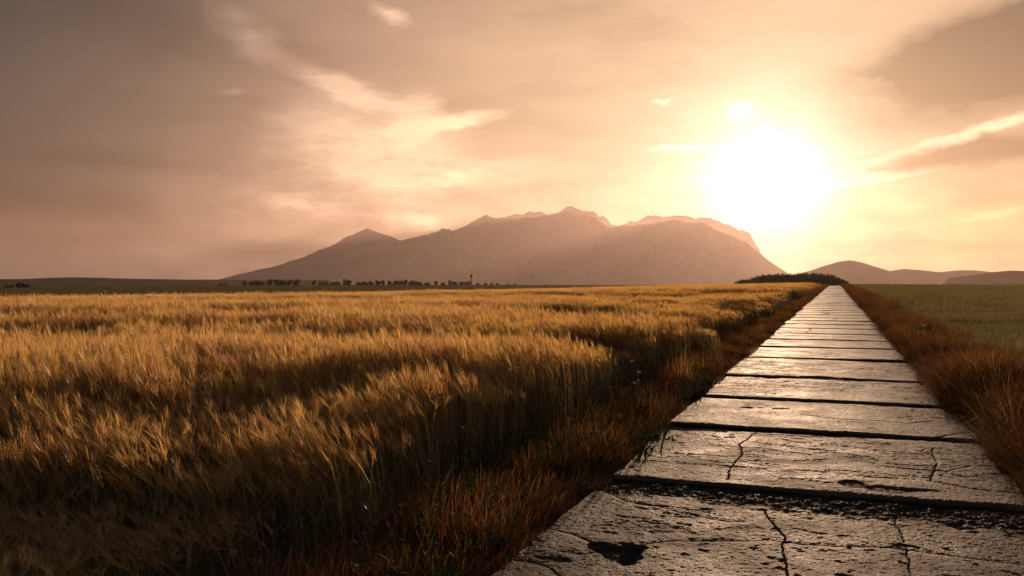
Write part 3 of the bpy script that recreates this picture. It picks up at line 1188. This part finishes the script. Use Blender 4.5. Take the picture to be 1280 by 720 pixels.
rt = random.Random(11)
GA = 'trees of the far row at the mountain foot'
ROW = [('dark tree in the long clump between the lone low bushes and the church', [(306, .7), (313, .75), (321, .85), (329, .85), (337, .95), (353, .95), (362, .9), (370, 1.0)]),
       ('tallest round tree of the long clump next to the lone low bushes', [(346, 1.15)]),
       ('dark tree in the clump standing round the church steeple', [(393, .75), (400, .8), (407, .8), (415, .85), (422, .8), (435, .85)]),
       ('dark tree in the tight group next to the church clump', [(450, .9), (457, .95), (463, .9)]),
       ('low dark tree in the second group from the church towards the water tower', [(472, .8), (479, .85), (486, .75)]),
       ('dark tree in the tall group midway between church and water tower', [(494, .9), (500, 1.0), (506, .85)]),
       ('dark tree in the wide group past midway towards the water tower', [(513, .85), (520, .9), (526, .75), (535, .75), (545, .7)]),
       ('dark tree in the dense clump right beside the water tower', [(555, .75), (562, .85), (569, .8), (577, .8), (585, .75)]),
       ('low scrubby tree trailing off past the water tower', [(598, .55), (606, .5), (614, .45), (622, .45), (634, .4), (644, .4)])]
for lab, mem in ROW:
    for px, s in mem:
        tree(px + rt.uniform(-1, 1), 1200 + rt.uniform(-40, 60), rt.randrange(6), s * 1.1, lab, GA, rt.uniform(.9, 1.15))
tree(276, 1180, 2, .55, 'low dark bush standing apart at the end of the far tree row', GA)
tree(283, 1190, 5, .6, 'low dark bush standing apart at the end of the far tree row', GA)
for px, s in [(8, .5), (14, .55), (24, .85), (29, 1.0), (33, .7)]:
    tree(px, 900 + rt.uniform(-20, 20), rt.randrange(6), s * .8, 'dark tree in the small clump below the low wooded ridge', 'trees of the small clump below the low ridge')


# the dark wood past the crest, one mass of conifers and broadleaf trees
def build_wood():
    b = Buf()
    prof = [(920, 351), (930, 349.5), (938, 348.5), (942, 346), (948, 347), (954, 343.5), (965, 343), (985, 342.5), (1005, 342), (1020, 342.5), (1033, 342), (1042, 344.5), (1050, 348), (1057, 350.5)]
    pxs, pys = zip(*prof)
    r = random.Random(5)
    for k in range(230):
        px = r.uniform(921, 1056)
        d = r.uniform(640, 720)
        x, y, z = place_px(px, d)
        top = EYE + (HOR - np.interp(px, pxs, pys)) / F * d
        h = (top - z) * r.uniform(.84, 1.06)
        con = r.random() < .25
        c = crown_mesh(900 + k % 40, h * (.5 if con else .8), h * (1 if con else 1.12), h * .06, 190, con)
        ca, sa = math.cos(k), math.sin(k)
        for v in c.v:
            v = np.asarray(v)
            b.v.append(np.array([x + v[0] * ca - v[1] * sa, y + v[0] * sa + v[1] * ca, z + v[2]]))
        b.t += c.t
        b.f += [tuple(q + b.n for q in f) for f in c.f]
        b.n += c.n
        # tapering trunk
        w = .18
        b.quad(np.array([x - w, y, z - .3]), np.array([x + w, y, z - .3]), np.array([x + .05, y, z + h * .8]), np.array([x - .05, y, z + h * .8]), 0)
        b.quad(np.array([x, y - w, z - .3]), np.array([x, y + w, z - .3]), np.array([x, y + .05, z + h * .8]), np.array([x, y - .05, z + h * .8]), 0)
    me = b.mesh('distant_wood', M_LEAF)
    o = bpy.data.objects.new('distant_wood', me)
    COL.objects.link(o)
    tag(o, 'dark dense wood past the crest where the road ends', kind='stuff')


build_wood()


# ------------------------------------------------------------------ far tower and spire
def lathe(prof, n=12):
    vs, fs = [], []
    for r_, z in prof:
        for i in range(n):
            a = 2 * math.pi * i / n
            vs.append((r_ * math.cos(a), r_ * math.sin(a), z))
    for k in range(len(prof) - 1):
        for i in range(n):
            fs.append((k * n + i, k * n + (i + 1) % n, (k + 1) * n + (i + 1) % n, (k + 1) * n + i))
    return vs, fs


def build_far_structures():
    m_dark = simple_mat('weathered_steel', (.12, .11, .10), .6, .3)
    m_wall = simple_mat('old_plaster', (.22, .19, .16), .9, .1)
    m_roof = simple_mat('dark_roof', (.06, .05, .045), .7, .2)
    x, y, z = place_px(589, 1150)
    e = bpy.data.objects.new('water_tower', None)
    e.location = (x, y, z)
    COL.objects.link(e)
    tag(e, 'slender water tower with bulbous tank at the end of the far tree row', 'water tower')
    v, f = lathe([(.9, -.3), (.8, 6), (.65, 11.0)])
    mesh_obj('shaft', v, f, m_dark, e)
    v, f = lathe([(.66, 10.8), (1.6, 12.0), (1.9, 13.0), (1.6, 14.1), (.6, 14.8), (.05, 15.1)])
    mesh_obj('tank', v, f, m_dark, e)
    v, f = lathe([(.08, 15.0), (.05, 16.6)], 6)
    mesh_obj('antenna', v, f, m_dark, e)
    x, y, z = place_px(430, 1230)
    e = bpy.data.objects.new('church', None)
    e.location = (x, y, z)
    e.rotation_euler = (0, 0, .5)
    COL.objects.link(e)
    tag(e, 'small church with pointed steeple among the trees of the far row', 'church')
    tw = [(-1.3, -1.3), (1.3, -1.3), (1.3, 1.3), (-1.3, 1.3)]
    mesh_obj('tower', [(a, b, -.3) for a, b in tw] + [(a, b, 7.2) for a, b in tw], [(0, 1, 5, 4), (1, 2, 6, 5), (2, 3, 7, 6), (3, 0, 4, 7), (4, 5, 6, 7)], m_wall, e)
    mesh_obj('steeple', [(a * 1.1, b * 1.1, 7.15) for a, b in tw] + [(a * .45, b * .45, 8.4) for a, b in tw] + [(0, 0, 11.6)],
             [(0, 1, 5, 4), (1, 2, 6, 5), (2, 3, 7, 6), (3, 0, 4, 7), (4, 5, 8), (5, 6, 8), (6, 7, 8), (7, 4, 8)], m_roof, e)
    nv = [(1.3, -2.6), (9, -2.6), (9, 2.6), (1.3, 2.6)]
    mesh_obj('nave', [(a, b, -.3) for a, b in nv] + [(a, b, 3.6) for a, b in nv], [(0, 1, 5, 4), (1, 2, 6, 5), (2, 3, 7, 6), (3, 0, 4, 7)], m_wall, e)
    mesh_obj('roof', [(1.2, -2.9, 3.5), (9.2, -2.9, 3.5), (9.2, 2.9, 3.5), (1.2, 2.9, 3.5), (1.2, 0, 6.3), (9.2, 0, 6.3)],
             [(0, 1, 5, 4), (2, 3, 4, 5), (1, 2, 5), (3, 0, 4)], m_roof, e)


build_far_structures()


# ------------------------------------------------------------------ single plants that stand out on the verges
M_PETAL = simple_mat('pale_petals', (.80, .74, .58), .7, .1, 30, .1)
M_STALK = plant_mat('weed_stalk', [(0, (.07, .08, .03)), (1, (.14, .10, .04))], .3, .03)


def obj_from(buf, name, mat, parent):
    o = bpy.data.objects.new(name, buf.mesh(name, mat))
    COL.objects.link(o)
    o.parent = parent
    return o


def weed(u, t, h, label, blooms, seed, bsize):
    r = random.Random(seed)
    x, y = to_xy(u, t)
    e = bpy.data.objects.new('flowering_weed', None)
    e.location = (x, y, float(ground_z(x, y)))
    COL.objects.link(e)
    tag(e, label, 'weed')
    b, lf = Buf(), Buf()
    heads = []
    main = arc_path((0, 0, 0), r.uniform(0, 6.3), .05, .3, .3, h, 6)
    for sd in ((1, 0, 0), (0, 1, 0)):
        b.ribbon(main, [.008, .007, .006, .006, .005, .004, .003], np.array(sd, float), .3)
    for k in range(blooms):
        ph = k * 2.4 + r.uniform(-.4, .4)
        st = main[min(6, 2 + k % 5)]
        br = arc_path(st, ph, .5, .25, .3, h * r.uniform(.18, .34), 3)
        b.ribbon(br, [.004, .003, .003, .002], np.array([-math.sin(ph), math.cos(ph), 0]), .5)
        heads.append(br[-1])
    for k in range(9):
        ph = k * 2.1
        lp = arc_path(main[k % 4], ph, .7, 1.9, .2, r.uniform(.08, .16), 4)
        lf.ribbon(lp, [.008, .022, .024, .014, 0], np.array([-math.sin(ph), math.cos(ph), 0]), r.uniform(0, .6))
    obj_from(b, 'stem', M_STALK, e)
    obj_from(lf, 'leaf', M_STALK, e)
    for hd in heads:
        f = Buf()
        for k in range(14):
            a, el = r.uniform(0, 6.3), r.uniform(.1, 1.2)
            d = np.array([math.cos(a) * math.cos(el), math.sin(a) * math.cos(el), math.sin(el)])
            sd = np.cross(d, [0, 0, 1.0]) + 1e-6
            sd /= np.linalg.norm(sd)
            f.ribbon([hd, hd + d * bsize * .6, hd + d * bsize], [.004, bsize * .55, bsize * .2], sd, 1)
        obj_from(f, 'flower', M_PETAL, e)


weed(-2.30, 10.9, .50, 'small white flowered weed at the dark foot of the barley', 5, 3, .030)
weed(U1 + .62, 23.2, .58, 'pale flowered weed sticking out of the russet tussocks', 3, 9, .085)


def single_tuft(u, t, h, label, seed):
    x, y = to_xy(u, t)
    b = Buf()
    tuft(b, random.Random(seed), 130, .22, h, (20, 70), .007, (5, 50))
    b.t = [min(1, .55 + q * .45) for q in b.t]
    o = bpy.data.objects.new('grass_tuft', b.mesh('grass_tuft', M_VERGE))
    o.location = (x, y, float(ground_z(x, y)))
    COL.objects.link(o)
    tag(o, label, 'grass tuft', 'tall sunlit grass tufts on the verge')


single_tuft(-2.42, 13.2, .50, 'wide spiky orange grass tuft beside the white flowered weed', 1)
single_tuft(-2.35, 14.3, .58, 'upright orange grass tuft just up the verge from the spiky one', 2)


# ------------------------------------------------------------------ clouds lying behind the ridge (beyond the haze)
def cloud(label, lumps, dist, seed):
    r = random.Random(seed)
    vs, fs = [], []
    nu, nv = 30, 20
    uu, vv = np.meshgrid(np.linspace(0, 2 * math.pi, nu, endpoint=False), np.linspace(0.02, math.pi - .02, nv), indexing='ij')
    n = np.stack([np.cos(uu) * np.sin(vv), np.sin(uu) * np.sin(vv), np.cos(vv)], -1)
    for px, py, rx, ry in lumps:
        k0 = dist / F
        a = math.atan((px - 640) / F)
        top = (HOR - py) * k0 + EYE
        c = np.array([(px - 640) * k0, dist, top - ry * k0])
        o = r.uniform(0, 50)
        d = 1 + .22 * (fbm(n[..., 0] * 2.1 + o, n[..., 2] * 2.1 + n[..., 1] * 1.3, 4, seed, .5) - .5) * 2
        p = n * d[..., None] * np.array([rx * k0, rx * k0 * .8, ry * k0]) + c
        b = len(vs)
        vs += p.reshape(-1, 3).tolist()
        f = grid_faces(nu, nv)
        last = np.stack([(nu - 1) * nv + np.arange(nv - 1), np.arange(nv - 1), np.arange(nv - 1) + 1, (nu - 1) * nv + np.arange(nv - 1) + 1], -1)
        fs += (np.vstack([f, last]) + b).tolist()
    m = bpy.data.materials.get('cloud_vapour')
    if m is None:
        m, t, out = new_mat('cloud_vapour')
        df = t.node('ShaderNodeBsdfDiffuse')
        df.inputs[0].default_value = (.40, .39, .39, 1)
        tr = t.node('ShaderNodeBsdfTranslucent')
        tr.inputs[0].default_value = (.9, .88, .86, 1)
        mx = t.node('ShaderNodeMixShader')
        mx.inputs[0].default_value = .06
        t.put(mx.inputs[1], df.outputs[0])
        t.put(mx.inputs[2], tr.outputs[0])
        t.put(out.inputs[0], mx.outputs[0])
    o = mesh_obj('cloud', vs, fs, m, smooth=True)
    tag(o, label, 'cloud')


cloud('lumpy cloud bank resting on the middle of the mountain ridge', [(648, 268, 26, 26), (668, 264, 24, 24), (692, 266, 26, 26), (714, 259.5, 24, 26), (735, 263, 18, 24), (750, 271, 16, 22), (700, 274, 60, 40), (764, 281, 16, 20)], 27500, 5)
cloud('smooth domed cloud bank over the ridge shoulder below the sun', [(790, 277, 30, 30), (815, 272, 30, 30), (845, 268.5, 42, 34), (878, 272, 32, 30), (902, 280, 26, 26), (922, 288, 24, 22), (850, 282, 90, 40)], 27500, 8)


# ------------------------------------------------------------------ haze
def build_haze():
    s, z0, z1 = 24000.0, -420.0, 1440.0
    v = [(-s, -s, z0), (s, -s, z0), (s, s, z0), (-s, s, z0), (-s, -s, z1), (s, -s, z1), (s, s, z1), (-s, s, z1)]
    f = [(0, 3, 2, 1), (4, 5, 6, 7), (0, 1, 5, 4), (1, 2, 6, 5), (2, 3, 7, 6), (3, 0, 4, 7)]
    m, t, out = new_mat('haze_air')
    pv = t.node('ShaderNodeVolumePrincipled')
    pv.inputs['Color'].default_value = (.98, .78, .74, 1)
    pv.inputs['Density'].default_value = 1.95e-5
    pv.inputs['Anisotropy'].default_value = 0.52
    t.put(out.inputs['Volume'], pv.outputs[0])
    o = mesh_obj('haze', v, f, m, kind='stuff')
    tag(o, 'warm evening haze filling the air over the plain', kind='stuff')


build_haze()
